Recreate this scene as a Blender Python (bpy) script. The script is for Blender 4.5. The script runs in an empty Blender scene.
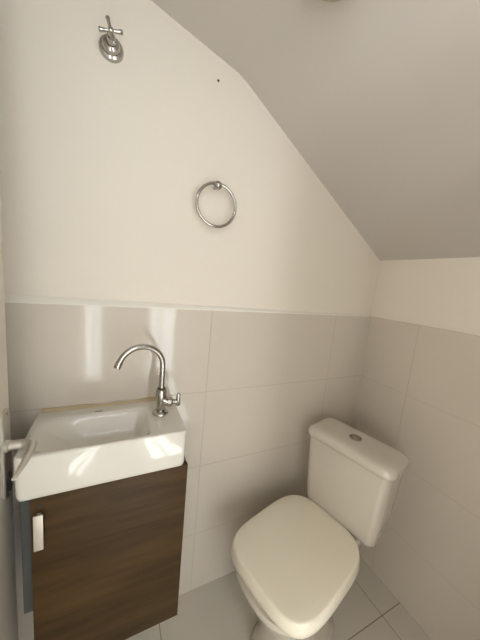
import bpy, bmesh, math
from mathutils import Vector, Matrix
C = bpy.context.scene.collection
PI = math.pi

# ------------------------------------------------------------------ materials
def new_mat(name):
    m = bpy.data.materials.new(name); m.use_nodes = True
    nt = m.node_tree; b = nt.nodes['Principled BSDF']
    return m, nt, b

def simple(name, col, rough=.5, metal=0., coat=0., bump=0., bscale=40., var=0., vscale=3.):
    m, nt, b = new_mat(name)
    b.inputs['Roughness'].default_value = rough
    b.inputs['Metallic'].default_value = metal
    b.inputs['Coat Weight'].default_value = coat
    b.inputs['Coat Roughness'].default_value = .04
    geo = nt.nodes.new('ShaderNodeNewGeometry')
    n = nt.nodes.new('ShaderNodeTexNoise'); n.inputs['Scale'].default_value = vscale
    nt.links.new(geo.outputs['Position'], n.inputs['Vector'])
    mx = nt.nodes.new('ShaderNodeMix'); mx.data_type = 'RGBA'
    mx.inputs[6].default_value = (*[c*(1-var) for c in col], 1)
    mx.inputs[7].default_value = (*[min(1, c*(1+var)) for c in col], 1)
    nt.links.new(n.outputs['Fac'], mx.inputs[0])
    nt.links.new(mx.outputs[2], b.inputs['Base Color'])
    if name == 'grey_carcass_board': b.inputs['Specular IOR Level'].default_value = .1
    if bump:
        n2 = nt.nodes.new('ShaderNodeTexNoise'); n2.inputs['Scale'].default_value = bscale
        nt.links.new(geo.outputs['Position'], n2.inputs['Vector'])
        bp = nt.nodes.new('ShaderNodeBump'); bp.inputs['Strength'].default_value = 1.
        bp.inputs['Distance'].default_value = bump
        nt.links.new(n2.outputs['Fac'], bp.inputs['Height'])
        nt.links.new(bp.outputs['Normal'], b.inputs['Normal'])
    return m

def tiles(name, col, grout, us, vs, uax, vax, w=.0012, rough=.08, soft=False):
    """glazed tiles with joints at the listed world coordinates along two axes"""
    m, nt, b = new_mat(name)
    b.inputs['Roughness'].default_value = rough
    b.inputs['Specular IOR Level'].default_value = .5
    geo = nt.nodes.new('ShaderNodeNewGeometry')
    sp = nt.nodes.new('ShaderNodeSeparateXYZ'); nt.links.new(geo.outputs['Position'], sp.inputs[0])
    acc = None
    def mth(op, a, bv, clamp=False):
        n = nt.nodes.new('ShaderNodeMath'); n.operation = op; n.use_clamp = clamp
        for i, x in enumerate((a, bv)):
            if x is None: continue
            if isinstance(x, (int, float)): n.inputs[i].default_value = x
            else: nt.links.new(x, n.inputs[i])
        return n.outputs[0]
    for ax, vals in ((uax, us), (vax, vs)):
        for v in vals:
            d = mth('ABSOLUTE', mth('SUBTRACT', sp.outputs[ax], v), None)
            t = mth('LESS_THAN', d, w)
            acc = t if acc is None else mth('MAXIMUM', acc, t)
    n = nt.nodes.new('ShaderNodeTexNoise'); n.inputs['Scale'].default_value = 2.5
    nt.links.new(geo.outputs['Position'], n.inputs['Vector'])
    m0 = nt.nodes.new('ShaderNodeMix'); m0.data_type = 'RGBA'
    m0.inputs[6].default_value = (*[c*.985 for c in col], 1); m0.inputs[7].default_value = (*[c*1.015 for c in col], 1)
    nt.links.new(n.outputs['Fac'], m0.inputs[0])
    mx = nt.nodes.new('ShaderNodeMix'); mx.data_type = 'RGBA'
    nt.links.new(m0.outputs[2], mx.inputs[6]); mx.inputs[7].default_value = (*grout, 1)
    nt.links.new(acc, mx.inputs[0]); nt.links.new(mx.outputs[2], b.inputs['Base Color'])
    r = mth('ADD', mth('MULTIPLY', acc, .6), rough); nt.links.new(r, b.inputs['Roughness'])
    n2 = nt.nodes.new('ShaderNodeTexNoise'); n2.inputs['Scale'].default_value = 7.; n2.inputs['Detail'].default_value = 0
    nt.links.new(geo.outputs['Position'], n2.inputs['Vector'])
    h = mth('SUBTRACT', mth('MULTIPLY', n2.outputs['Fac'], .6), acc)
    bp = nt.nodes.new('ShaderNodeBump'); bp.inputs['Strength'].default_value = .6; bp.inputs['Distance'].default_value = .0008
    nt.links.new(h, bp.inputs['Height']); nt.links.new(bp.outputs['Normal'], b.inputs['Normal'])
    return m

def wood(name):
    m, nt, b = new_mat(name)
    b.inputs['Roughness'].default_value = .5; b.inputs['Specular IOR Level'].default_value = .25
    geo = nt.nodes.new('ShaderNodeNewGeometry')
    mp = nt.nodes.new('ShaderNodeMapping'); mp.inputs['Scale'].default_value = (3, 8, 26)
    nt.links.new(geo.outputs['Position'], mp.inputs[0])
    n = nt.nodes.new('ShaderNodeTexNoise'); n.inputs['Scale'].default_value = 1.; n.inputs['Detail'].default_value = 6
    n.inputs['Distortion'].default_value = .6
    nt.links.new(mp.outputs[0], n.inputs['Vector'])
    mp2 = nt.nodes.new('ShaderNodeMapping'); mp2.inputs['Scale'].default_value = (8, 20, 160)
    nt.links.new(geo.outputs['Position'], mp2.inputs[0])
    n2 = nt.nodes.new('ShaderNodeTexNoise'); n2.inputs['Scale'].default_value = 1.; n2.inputs['Detail'].default_value = 3
    nt.links.new(mp2.outputs[0], n2.inputs['Vector'])
    a = nt.nodes.new('ShaderNodeMath'); a.operation = 'MULTIPLY_ADD'; a.inputs[1].default_value = .35
    nt.links.new(n2.outputs['Fac'], a.inputs[0]); nt.links.new(n.outputs['Fac'], a.inputs[2])
    cr = nt.nodes.new('ShaderNodeValToRGB')
    e = cr.color_ramp.elements
    e[0].position = .42; e[0].color = (.036, .018, .005, 1)
    e[1].position = .95; e[1].color = (.092, .050, .016, 1)
    x = e.new(.66); x.color = (.062, .033, .010, 1)
    nt.links.new(a.outputs[0], cr.inputs[0]); nt.links.new(cr.outputs[0], b.inputs['Base Color'])
    return m

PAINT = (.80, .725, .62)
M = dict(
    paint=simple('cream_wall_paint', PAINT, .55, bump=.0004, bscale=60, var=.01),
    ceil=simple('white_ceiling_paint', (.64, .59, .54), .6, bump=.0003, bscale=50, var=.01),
    back_tile=tiles('white_wall_tile', (.645, .575, .485), (.49, .42, .32), (-1.3953, -.8105, -.2255), (.27, .57, .87), 0, 2),
    right_tile=tiles('white_side_wall_tile', (.645, .575, .485), (.51, .45, .365), (-.2263, -.811), (.27, .57, .87), 1, 2),
    floor_tile=tiles('white_floor_tile', (.66, .61, .525), (.26, .23, .18), (-.117, -.53, -.943, -1.356), (-.366, -.779), 0, 1, w=.0014, rough=.18),
    mortar=simple('white_grout', (.82, .77, .68), .7, bump=.001, bscale=30, var=.03),
    ceramic=simple('white_glazed_ceramic', (.61, .555, .47), .10, coat=.5, var=.01),
    basin=simple('white_basin_ceramic', (.77, .73, .66), .07, coat=.6, bump=.0011, bscale=15, var=.005),
    plastic=simple('cream_seat_plastic', (.86, .79, .645), .30, var=.008),
    chrome=simple('polished_chrome', (.46, .44, .41), .13, 1.),
    satin=simple('satin_chrome', (.72, .70, .67), .30, 1.),
    handle=simple('brushed_handle_metal', (.72, .67, .58), .45, .6),
    dark=simple('dark_recess', (.03, .028, .025), .6),
    ink=simple('dark_blue_ink', (.04, .045, .12), .4),
    sealant=simple('aged_tan_sealant', (.50, .385, .23), .6, bump=.002, bscale=40, var=.14, vscale=14),
    wood=wood('dark_walnut_laminate'),
    carcass=simple('grey_carcass_board', (.085, .085, .078), .8),
    door=simple('white_door_paint', (.88, .81, .70), .4, bump=.0003, bscale=30, var=.01),
    lamp=simple('beige_lamp_shade', (.44, .39, .27), .5),
    hall=simple('white_hall_paint', (.8, .79, .77), .6),
)
# thin frosted glass of the two tall windows of the hall
gm, nt, b = new_mat('window_glass')
tb = nt.nodes.new('ShaderNodeBsdfTransparent'); gb = nt.nodes.new('ShaderNodeBsdfGlossy'); gb.inputs['Roughness'].default_value = .05
mxs = nt.nodes.new('ShaderNodeMixShader'); mxs.inputs[0].default_value = .06
nt.links.new(tb.outputs[0], mxs.inputs[1]); nt.links.new(gb.outputs[0], mxs.inputs[2])
nt.links.new(mxs.outputs[0], nt.nodes['Material Output'].inputs['Surface']); M['glass'] = gm

# ------------------------------------------------------------------ mesh helpers
def obj(name, bm, mat, parent=None, smooth=None, loc=None):
    bmesh.ops.remove_doubles(bm, verts=bm.verts, dist=1e-6)
    bmesh.ops.recalc_face_normals(bm, faces=bm.faces)
    me = bpy.data.meshes.new(name); bm.to_mesh(me); bm.free()
    if smooth is not None:
        me.polygons.foreach_set('use_smooth', [True]*len(me.polygons))
        me.set_sharp_from_angle(angle=math.radians(smooth))
    me.materials.append(M[mat] if isinstance(mat, str) else mat)
    o = bpy.data.objects.new(name, me); C.objects.link(o)
    if parent: o.parent = parent
    return o
def empty(name, label, cat, loc=(0, 0, 0), rz=0, group=None):
    o = bpy.data.objects.new(name, None); C.objects.link(o); o.location = loc; o.rotation_euler.z = rz
    o.empty_display_size = .05
    o['label'] = label; o['category'] = cat
    return o
def box(bm, a, b2, bev=0., seg=3):
    t = bmesh.new(); bmesh.ops.create_cube(t, size=1)
    for v in t.verts:
        v.co = Vector([(a[i]+b2[i])/2 + v.co[i]*(b2[i]-a[i]) for i in range(3)])
    if bev: bmesh.ops.bevel(t, geom=t.edges[:], offset=bev, segments=seg, affect='EDGES', profile=.5)
    merge(bm, t); return bm
def merge(bm, t, mtx=None):
    mp = {}
    for v in t.verts: mp[v] = bm.verts.new(mtx @ v.co if mtx else v.co)
    for f in t.faces:
        try: bm.faces.new([mp[v] for v in f.verts])
        except ValueError: pass
    t.free()
def loft(bm, rings, cap=True, closed=True):
    R = [[bm.verts.new(p) for p in r] for r in rings]; n = len(R[0])
    for a, b2 in zip(R, R[1:]):
        for i in range(n if closed else n-1):
            j = (i+1) % n; bm.faces.new((a[i], a[j], b2[j], b2[i]))
    if cap:
        bm.faces.new(R[0][::-1]); bm.faces.new(R[-1])
def supr(cx, cy, z, a, b2, e=2.5, n=64, e2=None):
    out = []
    for i in range(n):
        t = 2*PI*i/n; c, s = math.cos(t), math.sin(t)
        ee = e if c >= 0 or e2 is None else e2
        out.append(Vector((cx + a*math.copysign(abs(c)**(2/ee), c), cy + b2*math.copysign(abs(s)**(2/ee), s), z)))
    return out
def tube(bm, pts, rad, n=16, cap=True):
    pts = [Vector(p) for p in pts]
    rad = rad if isinstance(rad, (list, tuple)) else [rad]*len(pts)
    T = [(pts[min(i+1, len(pts)-1)]-pts[max(i-1, 0)]).normalized() for i in range(len(pts))]
    u = T[0].orthogonal().normalized(); rings = []
    for p, t, r in zip(pts, T, rad):
        u = (u - t*u.dot(t)).normalized(); w = t.cross(u)
        rings.append([p + (u*math.cos(2*PI*k/n) + w*math.sin(2*PI*k/n))*r for k in range(n)])
    loft(bm, rings, cap)
def lathe(bm, prof, origin, axis, n=32):
    """prof = list of (radius, height along axis)"""
    ax = Vector(axis).normalized(); o = Vector(origin)
    u = ax.orthogonal().normalized(); w = ax.cross(u)
    loft(bm, [[o + ax*h + (u*math.cos(2*PI*k/n) + w*math.sin(2*PI*k/n))*max(r, 1e-4) for k in range(n)] for r, h in prof])
def struct(name, bm, mat, parent=None, smooth=None):
    o = obj(name, bm, mat, parent, smooth)
    if not parent: o['kind'] = 'structure'
    return o

# ------------------------------------------------------------------ room shell
TH = 1.17            # top of the tiling
CZ = 1.945           # flat ceiling
SL = .614            # slope under the stairs
S2 = .255            # gentler slope above
FY = -.90            # front wall, room side
bm = bmesh.new(); box(bm, (-2.3, -2.6, -.1), (1.1, .15, 0)); struct('floor', bm, 'floor_tile')
bm = bmesh.new(); box(bm, (-1.6, 0.008, 0), (.15, .15, 2.16)); wb = struct('wall_back', bm, 'paint')
bm = bmesh.new(); box(bm, (-1.45, 0, 0), (0, .008, TH)); struct('tile_cladding', bm, 'back_tile', wb)
bm = bmesh.new(); box(bm, (.008, FY-.12, 0), (.15, .008, 1.6)); wr = struct('wall_right', bm, 'paint')
bm = bmesh.new(); box(bm, (0, FY, 0), (.008, .008, TH)); struct('tile_cladding', bm, 'right_tile', wr)
bm = bmesh.new(); box(bm, (-1.6, FY-.12, 0), (-1.45, .008, 2.16)); struct('wall_left', bm, 'paint')
TW = (-1.33, -.98, 1.875, 1.960)     # unseen transom, added above the door to brighten the ceiling: x0, x1, z0, z1
bm = bmesh.new()   # front wall with the doorway, one piece
DX0, DX1, DH = -1.37, -.55, 1.85
for a, b2 in (((-1.45, FY-.12, 0), (DX0, FY, 2.16)), ((DX1, FY-.12, 0), (.008, FY, 2.16)), ((DX0, FY-.12, DH), (DX1, FY, TW[2])), ((DX0, FY-.12, TW[3]), (DX1, FY, 2.16)),
              ((DX0, FY-.12, TW[2]), (TW[0], FY, TW[3])), ((TW[1], FY-.12, TW[2]), (DX1, FY, TW[3]))):
    box(bm, a, b2)
struct('wall_front', bm, 'paint')
# ledge of grout on top of the tiles: thick at the left, thin at the corner
bm = bmesh.new()
L = []
for x, d in ((-1.45, .020), (-1.0, .015), (-.5, .0085), (0, .006)):
    L.append([Vector((x, -.0015, TH-.0015)), Vector((x, .0085, TH-.0015)), Vector((x, .0085, TH+d)), Vector((x, .006, TH+d)), Vector((x, -.0015, TH+d*.15))])
loft(bm, L); struct('trim_1', bm, 'mortar')
# ceiling: flat part and the underside of the stair flight in one piece
bm = bmesh.new(); th = .06; kx = -.80
kx, kz = -.77, 1.914
prof = [(-1.45, kz+S2*(1.45+kx))]
for i in range(9):                       # softly rounded crease
    t = i/8; x = kx-.03 + .06*t
    z = (1-t)**2*(kz+S2*.03) + 2*t*(1-t)*kz + t*t*(kz-SL*.03); prof.append((x, z))
prof += [(.008, kz-SL*(.008-kx))]
prof2 = [(.008, 2.0), (-1.45, 2.1)]
ring = prof + [(.15, kz-SL*(.008-kx)), (.15, 2.16), (-1.6, 2.16), (-1.6, kz+S2*(1.6+kx))]
r0 = [Vector((x, FY, z)) for x, z in ring]; r1 = [Vector((x, .008, z)) for x, z in ring]
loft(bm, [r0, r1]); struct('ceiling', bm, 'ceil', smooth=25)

bm = bmesh.new(); w = .008
for p, q in (((TW[0], FY-.08, TW[2]), (TW[0]+w, FY-.04, TW[3])), ((TW[1]-w, FY-.08, TW[2]), (TW[1], FY-.04, TW[3])),
             ((TW[0]+w, FY-.08, TW[2]), (TW[1]-w, FY-.04, TW[2]+w)), ((TW[0]+w, FY-.08, TW[3]-w), (TW[1]-w, FY-.04, TW[3]))):
    box(bm, p, q)
f4 = struct('window_4', bm, 'door')  # frame of the added transom
bm = bmesh.new(); box(bm, (TW[0]+w, FY-.062, TW[2]+w), (TW[1]-w, FY-.058, TW[3]-w)); obj('pane', bm, 'glass', f4)

# hall behind the photographer
HY = -2.40
bm = bmesh.new(); box(bm, (-2.3, -2.6, 2.35), (1.1, FY-.12, 2.45)); struct('ceiling_hall', bm, 'hall')
WL = (-2.25, -1.15, .75, 2.15)     # unseen hall side window, added to light the right wall: y0, y1, z0, z1
bm = bmesh.new()
box(bm, (-2.3, HY, 0), (-2.2, FY-.12, WL[2])); box(bm, (-2.3, HY, WL[3]), (-2.2, FY-.12, 2.35))
box(bm, (-2.3, HY, WL[2]), (-2.2, WL[0], WL[3])); box(bm, (-2.3, WL[1], WL[2]), (-2.2, FY-.12, WL[3]))
struct('wall_hall_left', bm, 'hall')
bm = bmesh.new(); w = .03
for p, q in (((-2.27, WL[0], WL[2]), (-2.23, WL[0]+w, WL[3])), ((-2.27, WL[1]-w, WL[2]), (-2.23, WL[1], WL[3])),
             ((-2.27, WL[0]+w, WL[2]), (-2.23, WL[1]-w, WL[2]+w)), ((-2.27, WL[0]+w, WL[3]-w), (-2.23, WL[1]-w, WL[3]))):
    box(bm, p, q)
f3 = struct('window_3', bm, 'door')
bm = bmesh.new(); box(bm, (-2.252, WL[0]+w, WL[2]+w), (-2.248, WL[1]-w, WL[3]-w)); obj('pane', bm, 'glass', f3)
bm = bmesh.new(); box(bm, (1.0, HY, 0), (1.1, FY-.12, 2.35)); struct('wall_hall_right', bm, 'hall')
bm = bmesh.new()
box(bm, (-2.3, FY-.12, 0), (-1.6, FY, 2.35)); box(bm, (.15, FY-.12, 0), (1.1, FY, 2.35)); box(bm, (-1.6, FY-.12, 2.16), (.15, FY, 2.35))
struct('wall_hall_front', bm, 'hall')
WIN = ((-1.42, -1.25), (-.74, -.42)); WZ = (.04, 2.02)
bm = bmesh.new()
xs = [-2.3, WIN[0][0], WIN[0][1], WIN[1][0], WIN[1][1], 1.1]
for a, b2 in ((xs[0], xs[1]), (xs[2], xs[3]), (xs[4], xs[5])): box(bm, (a, HY-.12, 0), (b2, HY, 2.35))
for a, b2 in WIN:
    box(bm, (a, HY-.12, 0), (b2, HY, WZ[0])); box(bm, (a, HY-.12, WZ[1]), (b2, HY, 2.35))
struct('wall_hall_back', bm, 'hall')
for k, (a, b2) in enumerate(WIN):
    bm = bmesh.new(); w = .012
    for p, q in (((a, HY-.08, WZ[0]), (a+w, HY-.04, WZ[1])), ((b2-w, HY-.08, WZ[0]), (b2, HY-.04, WZ[1])),
                 ((a+w, HY-.08, WZ[0]), (b2-w, HY-.04, WZ[0]+w)), ((a+w, HY-.08, WZ[1]-w), (b2-w, HY-.04, WZ[1]))):
        box(bm, p, q)
    mm = (a+b2)/2 + (.012 if k == 0 else -.03); box(bm, (mm-.014, HY-.078, WZ[0]+w), (mm+.014, HY-.042, WZ[1]-w))  # mullion added to split the light streaks on the basin
    f = struct('window_%d' % (k+1), bm, 'door')
    bm = bmesh.new(); box(bm, (a+w, HY-.065, WZ[0]+w), (b2-w, HY-.06, WZ[1]-w)); obj('pane', bm, 'glass', f)

# ------------------------------------------------------------------ door leaf, opened against the left side
bm = bmesh.new(); box(bm, (-1.365, -.88, .008), (-1.326, -.131, 1.84), .0015, 2)
door = struct('door_1', bm, 'door', smooth=30)
def plate_ring(x, cy, z0, z1, hw, r):
    pts = []
    for (yy, zz, a0) in ((cy+hw-r, z1-r, 0), (cy-hw+r, z1-r, 90), (cy-hw+r, z0+r, 180), (cy+hw-r, z0+r, 270)):
        for k in range(9):
            a = math.radians(a0+k*11.25); pts.append(Vector((x, yy+r*math.cos(a), zz+r*math.sin(a))))
    return pts
bm = bmesh.new()
loft(bm, [plate_ring(-1.327, -.160, .742, .956, .021, .020), plate_ring(-1.3235, -.160, .742, .956, .021, .020),
          plate_ring(-1.3222, -.160, .7435, .9545, .0195, .0185)])
pl = obj('handle_plate', bm, 'satin', door, 35)
bm = bmesh.new()
lathe(bm, [(.013, 0), (.013, .008), (.0108, .010), (.0104, .034), (.0104, .037)], (-1.323, -.176, .877), (1, 0, 0), 24)
pts = [(-1.292, -.176, .877), (-1.281, -.178, .877), (-1.2735, -.186, .878), (-1.2705, -.198, .879), (-1.270, -.225, .880), (-1.2705, -.255, .881), (-1.272, -.282, .882), (-1.274, -.298, .882)]
tube(bm, pts, [.0104, .0108, .0102, .0088, .0072, .0062, .0052, .0034], 16)
obj('lever', bm, 'satin', door, 40)
bm = bmesh.new(); lathe(bm, [(.0045, 0), (.0045, .0012)], (-1.3225, -.160, .80), (1, 0, 0), 16)
box(bm, (-1.3225, -.1615, .788), (-1.3213, -.1585, .80)); obj('keyhole', bm, 'dark', door)
for z in (.752, .944):
    bm = bmesh.new(); lathe(bm, [(.0034, 0), (.0030, .001), (.0012, .0015)], (-1.3225, -.160, z), (1, 0, 0), 12); obj('screw', bm, 'chrome', door, 30)

# ------------------------------------------------------------------ washbasin
BX0, BX1, BY0, BZ = -1.304, -.928, -.205, .86
bas = empty('washbasin', 'white rectangular wall basin with a shallow bowl, above the brown cabinet', 'washbasin', ((BX0+BX1)/2, -.1, .755))
def rrect(x0, x1, y0, y1, z, rf, rb, n=8):
    pts = []
    for cx, cy, r, a0 in ((x1-rb, y1-rb, rb, 0), (x0+rb, y1-rb, rb, 90), (x0+rf, y0+rf, rf, 180), (x1-rf, y0+rf, rf, 270)):
        for k in range(n+1):
            a = math.radians(a0 + 90*k/n); pts.append(Vector((cx+r*math.cos(a), cy+r*math.sin(a), z)))
    return pts
def ss(t): t = max(0., min(1., t)); return t*t*(3-2*t)
def bowl(x, y):
    a = ss((x-(BX0+.012))/.115) * ss((-1.018-x)/.040)
    b3 = ss((y-(BY0+.010))/.030) * ss((-.040-y)/.055)
    return .056 * (a*b3)**.8
org = bas.location.copy()
bm = bmesh.new()
rim = rrect(BX0, BX1, BY0, -.001, 0, .014, .003)
nr = 46; ctr = Vector(((BX0+BX1)/2, (BY0-.001)/2, 0))
rings = []
rings.append([Vector((p.x*0+ctr.x + (p.x-ctr.x)*.975, ctr.y+(p.y-ctr.y)*.975, .755)) for p in rim])
rings.append([Vector((ctr.x + (p.x-ctr.x)*.990, ctr.y+(p.y-ctr.y)*.985, .7565)) for p in rim])
rings.append([Vector((ctr.x + (p.x-ctr.x)*.995, ctr.y+(p.y-ctr.y)*.992, .765)) for p in rim])
for z, ins in ((BZ-.006, 0), (BZ-.0028, .0007), (BZ-.0010, .0020), (BZ, .0045)):
    rings.append([Vector((ctr.x+(p.x-ctr.x)*(1-ins/.18), ctr.y+(p.y-ctr.y)*(1-ins/.10), z)) for p in rim])
loft(bm, rings, cap=False)
bm.verts.ensure_lookup_table()
bm.faces.new([bm.verts[i] for i in range(len(rim))][::-1])
# top surface: dense grid inside the last ring, bowl pressed into it
last = rings[-1]; x0 = min(p.x for p in last); x1 = max(p.x for p in last); y0 = min(p.y for p in last); y1 = max(p.y for p in last)
NX, NY = 120, 72
def squeeze(p):   # keep grid points inside the rounded outline
    r = .0125
    for cx, sx in ((x0+r, -1), (x1-r, 1)):
        cy = y0+r
        dx, dy = (p.x-cx)*sx, (cy-p.y)
        if dx > 0 and dy > 0:
            m = max(dx, dy); l = math.hypot(dx, dy)
            return Vector((cx+sx*dx*m/l, cy-dy*m/l, p.z))
    return p
G = []
for j in range(NY+1):
    row = []
    for i in range(NX+1):
        p = squeeze(Vector((x0+(x1-x0)*i/NX, y0+(y1-y0)*j/NY, BZ)))
        p.z = BZ - bowl(p.x, p.y) + .0
        row.append(bm.verts.new(p))
    G.append(row)
for j in range(NY):
    for i in range(NX): bm.faces.new((G[j][i], G[j][i+1], G[j+1][i+1], G[j+1][i]))
for v in bm.verts: v.co -= org
bas_body = obj('bowl_body', bm, 'basin', bas, 60)
bm = bmesh.new()   # uneven tan sealant on the wall joint
rr = []
for i in range(25):
    t = i/24; x = BX0+.010+(BX1-.02-BX0-.010)*t
    hh = .0085 + .0022*math.sin(t*9) + .0015*math.sin(t*23+1)
    rr.append([Vector((x, -.0055, BZ-.001)), Vector((x, .0005, BZ-.001)), Vector((x, .0005, BZ+hh)), Vector((x, -.0022, BZ+hh)), Vector((x, -.0055, BZ+hh*.45))])
loft(bm, rr)
for v in bm.verts: v.co -= org
s_ = obj('sealant', bm, 'sealant', bas, 40); s_['label'] = 'tan stained sealant between basin and tiles'
bm = bmesh.new(); lathe(bm, [(.019, 0), (.019, .0015), (.016, .003), (.011, .0012)], (-1.16, -.135, BZ-.0555), (0, 0, 1), 32)
for v in bm.verts: v.co -= org
obj('drain', bm, 'chrome', bas, 40)
# maker's mark: small oval and script on the rear rim of the bowl
cu = bpy.data.curves.new('mark', 'FONT'); cu.body = 'Celite'; cu.size = .0085; cu.shear = .4; cu.extrude = .0001
cu.offset = .0003; cu.align_x = 'LEFT'
tmp = bpy.data.objects.new('mark_text', cu)
me = bpy.data.meshes.new_from_object(tmp); bpy.data.objects.remove(tmp)
bm = bmesh.new(); bm.from_mesh(me)
mt = Matrix.Translation(Vector((-1.162, -.0365, BZ+.0003)))
bmesh.ops.transform(bm, matrix=mt, verts=bm.verts)
for v in bm.verts: v.co -= org
obj('maker_mark', bm, 'ink', bas)

# ------------------------------------------------------------------ faucet
FXc, FYc = -.984, -.090
fa = empty('faucet', 'tall chrome gooseneck tap standing on the right end of the basin', 'faucet', (FXc, FYc, BZ))
bm = bmesh.new(); lathe(bm, [(.0225, .0005), (.0232, .002), (.0220, .0055), (.0160, .0085), (.0130, .0095)], (0, 0, 0), (0, 0, 1)); obj('base_flange', bm, 'chrome', fa, 40)
bm = bmesh.new()
lathe(bm, [(.0125, .008), (.0125, .013), (.0142, .018), (.0150, .045), (.0155, .058), (.0155, .070), (.0145, .076), (.0115, .079)], (0, 0, 0), (0, 0, 1))
tube(bm, [(-.002, 0, .050), (.008, -.002, .043), (.016, -.004, .038), (.022, -.005, .036)], [.0135, .0130, .0122, .0118], 24)
obj('body', bm, 'chrome', fa, 50)
bm = bmesh.new()
dv = Vector((-.985, -.17, 0)).normalized(); r = .061; pts = [Vector((0, 0, .070)), Vector((0, 0, .10)), Vector((0, 0, .13)), Vector((0, 0, .151))]
for k in range(1, 25):
    a = math.radians(k*160/24); pts.append(Vector((0, 0, .151)) + dv*(r-r*math.cos(a)) + Vector((0, 0, r*math.sin(a))))
tube(bm, pts, .0082, 20)
sp = obj('spout', bm, 'chrome', fa, 50)
e0 = pts[-1]; dd = (pts[-1]-pts[-2]).normalized()
bm = bmesh.new(); lathe(bm, [(.0083, -.002), (.0094, 0), (.0096, .014), (.0088, .016), (.006, .0155)], e0, dd, 24); obj('aerator', bm, 'chrome', sp, 40)
bm = bmesh.new(); lathe(bm, [(.0120, 0), (.0120, .0022)], (0, 0, .0785), (0, 0, 1), 24); obj('collar', bm, 'dark', sp, 40)
ax = Vector((.97, -.24, 0)).normalized()
bm = bmesh.new(); lathe(bm, [(.0100, .018), (.0140, .021), (.0140, .031), (.0110, .034), (.0080, .036), (.0080, .048)], (0, 0, .036), ax, 24); obj('valve_stem', bm, 'chrome', fa, 40)
bm = bmesh.new(); o3 = ax*.051 + Vector((0, 0, .028))
tube(bm, [o3+Vector((0, 0, -.003)), o3, o3+Vector((0, 0, .014)), o3+Vector((0, 0, .034)), o3+Vector((0, 0, .036))], [.0045, .0075, .0066, .0056, .004], 16); obj('valve_lever', bm, 'chrome', fa, 50)

# ------------------------------------------------------------------ vanity cabinet
KX0, KX1, KY, KZ0, KZ1 = -1.276, -.919, -.200, .232, .755
cab = empty('vanity_cabinet', 'dark walnut wall-hung cabinet with one door under the white basin', 'cabinet', ((KX0+KX1)/2, -.09, KZ0))
o_ = cab.location.copy()
bm = bmesh.new(); t = .012
box(bm, (KX0+.004, -.184, KZ0), (KX0+.004+t, -.0005, KZ1)); box(bm, (KX1-.002-t, -.184, KZ0), (KX1-.002, -.0005, KZ1))
box(bm, (KX0+.004+t, -.184, KZ0), (KX1-.002-t, -.0005, KZ0+t)); box(bm, (KX0+.004+t, -.012, KZ0+t), (KX1-.002-t, -.0005, KZ1))
box(bm, (KX0+.004+t, -.184, KZ1-.05), (KX1-.002-t, -.172, KZ1))
for v in bm.verts: v.co -= o_
obj('carcass', bm, 'carcass', cab)
bm = bmesh.new(); box(bm, (-1.298, -.184, .43), (KX0+.004, -.0005, KZ1), .001, 1)  # dark grey strip beside the carcass, ending above its bottom
for v in bm.verts: v.co -= o_
sd = obj('side_strip', bm, 'carcass', cab, 30); sd['label'] = 'dark grey strip left of the cabinet'
bm = bmesh.new(); box(bm, (KX0, KY, KZ0-.002), (KX1, -.185, KZ1-.003), .001, 2)
for v in bm.verts: v.co -= o_
dr = obj('door', bm, 'wood', cab, 30)
bm = bmesh.new(); box(bm, (-1.268, -.216, .630), (-1.2500, -.212, .720), .001, 2)
for z in (.64, .71): box(bm, (-1.264, -.2125, z-.004), (-1.256, -.1995, z+.004))
for v in bm.verts: v.co -= o_
obj('handle', bm, 'handle', dr, 30)
bm = bmesh.new(); lathe(bm, [(.0055, 0), (.0055, .0006)], (-1.259, KY, .731), (0, -1, 0), 20)
for v in bm.verts: v.co -= o_
obj('screw_hole', bm, 'dark', dr)

# ------------------------------------------------------------------ shut-off valve high on the wall
va = empty('stop_valve', 'chrome cross-handle valve with a round flange high on the wall', 'valve', (-1.137, .008, 1.832))
bm = bmesh.new(); lathe(bm, [(.029, .0), (.029, .004), (.0265, .009), (.021, .011), (.021, .017), (.018, .022), (.011, .025), (.009, .045)], (0, 0, 0), (0, -1, 0), 40)
obj('flange', bm, 'chrome', va, 35)
bm = bmesh.new(); tube(bm, [(0, -.038, 0), (0, -.054, 0), (0, -.064, 0), (0, -.066, 0)], [.0065, .0065, .006, .004], 20)
obj('stem', bm, 'chrome', va, 50)
bm = bmesh.new()
for k in range(4):
    a = math.radians(90*k + 17); d = Vector((math.cos(a), 0, math.sin(a)))
    c0 = Vector((0, -.059, 0))
    tube(bm, [c0, c0+d*.007, c0+d*.018, c0+d*.025, c0+d*.0265], [.0040, .0036, .0042, .0052, .004], 16)
obj('cross_handle', bm, 'chrome', va, 50)

# ------------------------------------------------------------------ towel ring
tr = empty('towel_ring', 'thin chrome towel ring hanging from a small ball mount on the cream wall', 'towel ring', (-.833, .008, 1.566))
bm = bmesh.new(); lathe(bm, [(.0055, 0), (.0055, .018)] + [(.0135*math.sin(PI*k/12), .031-.0135*math.cos(PI*k/12)) for k in range(2, 13)], (0, 0, 0), (0, -1, 0), 28)
obj('mount', bm, 'chrome', tr, 50)
bm = bmesh.new(); n = 72; R_ = .0645
P = [Vector((.001+R_*math.sin(2*PI*k/n), -.030, -.0585+R_*math.cos(2*PI*k/n))) for k in range(n)]
rings = []
for k in range(n):
    a = 2*PI*k/n; d = Vector((math.sin(a), 0, math.cos(a)))
    rings.append([P[k] + (d*math.cos(2*PI*q/12) + Vector((0, 1, 0))*math.sin(2*PI*q/12))*.0047 for q in range(12)])
rings.append(rings[0]); loft(bm, rings, cap=False)
obj('ring', bm, 'chrome', tr, 60)

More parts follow.
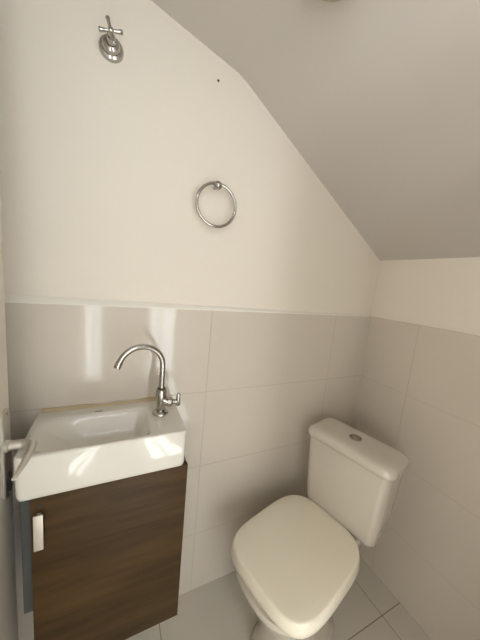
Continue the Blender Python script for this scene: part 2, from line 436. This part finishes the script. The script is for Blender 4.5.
# small drilled hole with a dark plug in the wall
bm = bmesh.new(); lathe(bm, [(.0034, 0), (.0034, .003), (.0015, .0035)], (0, 0, 0), (0, -1, 0), 14)
o = obj('wall_plug', bm, 'dark'); o.location = (-.847, .009, 1.871)
o['label'] = 'tiny dark screw plug in the wall above the towel ring'; o['category'] = 'wall plug'

# ------------------------------------------------------------------ ceiling lamp on the stair slope
cz = 1.907; lx, ly = -.770, -.388
nrm = Vector((-SL, 0, -1)).normalized()
la = empty('ceiling_lamp', 'round beige lamp on the sloped ceiling at the top edge', 'ceiling lamp', (lx, ly, 1.914-SL*(lx+.77)))
bm = bmesh.new(); lathe(bm, [(.088, -.002), (.090, .006), (.088, .012), (.07, .013)], (0, 0, 0), nrm, 48); obj('lamp_base', bm, 'lamp', la, 35)
bm = bmesh.new(); lathe(bm, [(.080, .012), (.084, .018), (.080, .026), (.060, .036), (.03, .042), (.001, .044)], (0, 0, 0), nrm, 48); obj('shade', bm, 'lamp', la, 50)

# ------------------------------------------------------------------ toilet; local +x = the way it faces, y = sideways
TA = math.radians(194.8)
to = empty('toilet', 'white ceramic toilet with its lid closed and a slim tank', 'toilet', (-.206, -.216, 0), TA)
off = .010    # bowl axis against tank axis (local y)
bm = bmesh.new()
prof = [  # z, f centre, half length, half width, exponent
    (0, .285, .175, .112, 2.9), (.012, .285, .177, .114, 2.9), (.020, .285, .172, .109, 2.8), (.06, .282, .160, .100, 2.6), (.14, .280, .150, .094, 2.5),
    (.20, .288, .160, .102, 2.5), (.26, .300, .185, .122, 2.5), (.31, .312, .208, .145, 2.6), (.345, .322, .222, .158, 2.7), (.370, .326, .228, .163, 2.8),
    (.382, .327, .229, .164, 2.8), (.388, .327, .226, .161, 2.8)]
loft(bm, [supr(f+.004, -.018, z, a-.002, b2-.006, e, 72) for z, f, a, b2, e in prof])
obj('bowl', bm, 'ceramic', to, 50)
bm = bmesh.new()   # rear shelf that carries the tank
pr = [(.22, .13, .10, .070), (.30, .115, .100, .080), (.36, .11, .092, .090), (.406, .108, .088, .094), (.4135, .108, .086, .092)]
loft(bm, [supr(f, 0, z, a, b2, 4, 48) for z, f, a, b2 in pr]); obj('tank_shelf', bm, 'ceramic', to, 50)
bm = bmesh.new()   # seat ring
SC = (.349, -.020)
o1 = [supr(*SC, z, .205*k, .163*k, 3.0, 72) for z, k in ((.389, .955), (.3905, .965), (.394, .965), (.396, .955))]
i1 = [supr(SC[0]+.005, SC[1], z, .135, .095, 2.3, 72) for z in (.396, .389)]
loft(bm, o1+i1+[o1[0]], cap=False); obj('seat', bm, 'plastic', to, 40)
bm = bmesh.new()   # lid: squarish, softly domed
def lid(z, ins): return supr(SC[0], SC[1], z, .199-ins, .163-ins, 4.2, 96, 3.5)
loft(bm, [lid(.397, .000), lid(.3985, -.0015), lid(.410, -.001), lid(.425, .002), lid(.4305, .0035), lid(.433, .006), lid(.4342, .010), lid(.4350, .03), lid(.4358, .07), lid(.436, .11), lid(.4362, .15)])
obj('lid', bm, 'plastic', to, 60)
for s in (-1, 1):
    bm = bmesh.new(); lathe(bm, [(.011, 0), (.0125, .002), (.0125, .036), (.011, .038)], (.128, -.015+s*.075-.019, .408), (0, 1, 0), 20); obj('hinge', bm, 'plastic', to, 40)
bm = bmesh.new()   # tank body, tapering downward
def tr_(z, wt, f0, f1, r): 
    return rrect(f0, f1, -wt/2+.008, wt/2, z, r, r, 6)
loft(bm, [tr_(.414, .262, .028, .140, .022), tr_(.419, .280, .020, .150, .028), tr_(.430, .287, .016, .154, .028), tr_(.50, .296, .010, .158, .028), tr_(.60, .307, .004, .162, .028), tr_(.705, .318, 0, .165, .028)])
tk = obj('tank', bm, 'ceramic', to, 50)
bm = bmesh.new()
def ld(z, w, a, r): return rrect(-a, .176+a, -(w/2+a)+.010, w/2+a, z, r, r, 8)
loft(bm, [ld(.700, .336, -.004, .030), ld(.702, .336, 0, .034), ld(.712, .336, .001, .035), ld(.722, .336, -.001, .034), ld(.729, .336, -.006, .032), ld(.734, .336, -.014, .028), ld(.737, .336, -.026, .020), ld(.7385, .336, -.045, .012), ld(.739, .336, -.07, .006)])
obj('tank_lid', bm, 'ceramic', to, 60)
bm = bmesh.new(); lathe(bm, [(.0225, 0), (.0225, .004), (.021, .0055), (.0175, .0055), (.0170, .003)], (.090, .004, .7365), (0, 0, 1), 36); fb = obj('flush_ring', bm, 'chrome', to, 35)
bm = bmesh.new(); lathe(bm, [(.0155, 0), (.0155, .0055), (.0145, .0068), (.003, .0064)], (.090, .004, .7365), (0, 0, 1), 36); obj('flush_button', bm, 'chrome', fb, 35)

# ------------------------------------------------------------------ light
def area(name, loc, rot, sx, sy, w, col):
    l = bpy.data.lights.new(name, 'AREA'); l.shape = 'RECTANGLE'; l.size = sx; l.size_y = sy; l.energy = w; l.color = col
    o = bpy.data.objects.new(name, l); C.objects.link(o); o.location = loc; o.rotation_euler = rot; return o
for k, (a, b2) in enumerate(WIN):   # daylight at the two tall windows of the hall
    area('window_daylight', ((a+b2)/2, HY-.05, (WZ[0]+WZ[1])/2), (PI/2, 0, 0), b2-a-.03, WZ[1]-WZ[0]-.03, 6.5 if k == 0 else 12, (.93, .97, 1.0))
area('added_side_light', (-2.215, (WL[0]+WL[1])/2, (WL[2]+WL[3])/2), (0, -PI/2, 0), WL[3]-WL[2]-.06, WL[1]-WL[0]-.06, 23, (1, .95, .87))  # warm fill for the right wall, set in the added side window
area('added_transom_light', ((TW[0]+TW[1])/2, FY-.03, (TW[2]+TW[3])/2), (PI/2, 0, 0), TW[1]-TW[0]-.02, TW[3]-TW[2]-.02, 1.1, (.72, .86, 1.0))  # cool fill for ceiling and upper wall, set in the added transom
sun = bpy.data.lights.new('sun', 'SUN'); sun.energy = 42; sun.angle = .01; sun.color = (.78, .90, 1)
so = bpy.data.objects.new('sun', sun); C.objects.link(so); so.rotation_euler = (math.radians(32), 0, math.radians(3))
w = bpy.data.worlds.new('World'); bpy.context.scene.world = w; w.use_nodes = True
w.node_tree.nodes['Background'].inputs[0].default_value = (.75, .87, 1, 1); w.node_tree.nodes['Background'].inputs[1].default_value = 1.5

# ------------------------------------------------------------------ camera
cd = bpy.data.cameras.new('camera'); cam = bpy.data.objects.new('camera', cd); C.objects.link(cam)
cam.location = (-1.11312, -.84041, 1.27533); cam.rotation_euler = (1.42382, -.09386, -.44229)
cd.sensor_fit = 'AUTO'; cd.sensor_width = 36; cd.lens = 257.485/640*36; cd.clip_start = .01
sc = bpy.context.scene; sc.camera = cam
sc.view_settings.view_transform = 'Standard'; sc.view_settings.look = 'None'; sc.view_settings.gamma = 1
sc.view_settings.use_curve_mapping = False; sc.view_settings.exposure = 0.0
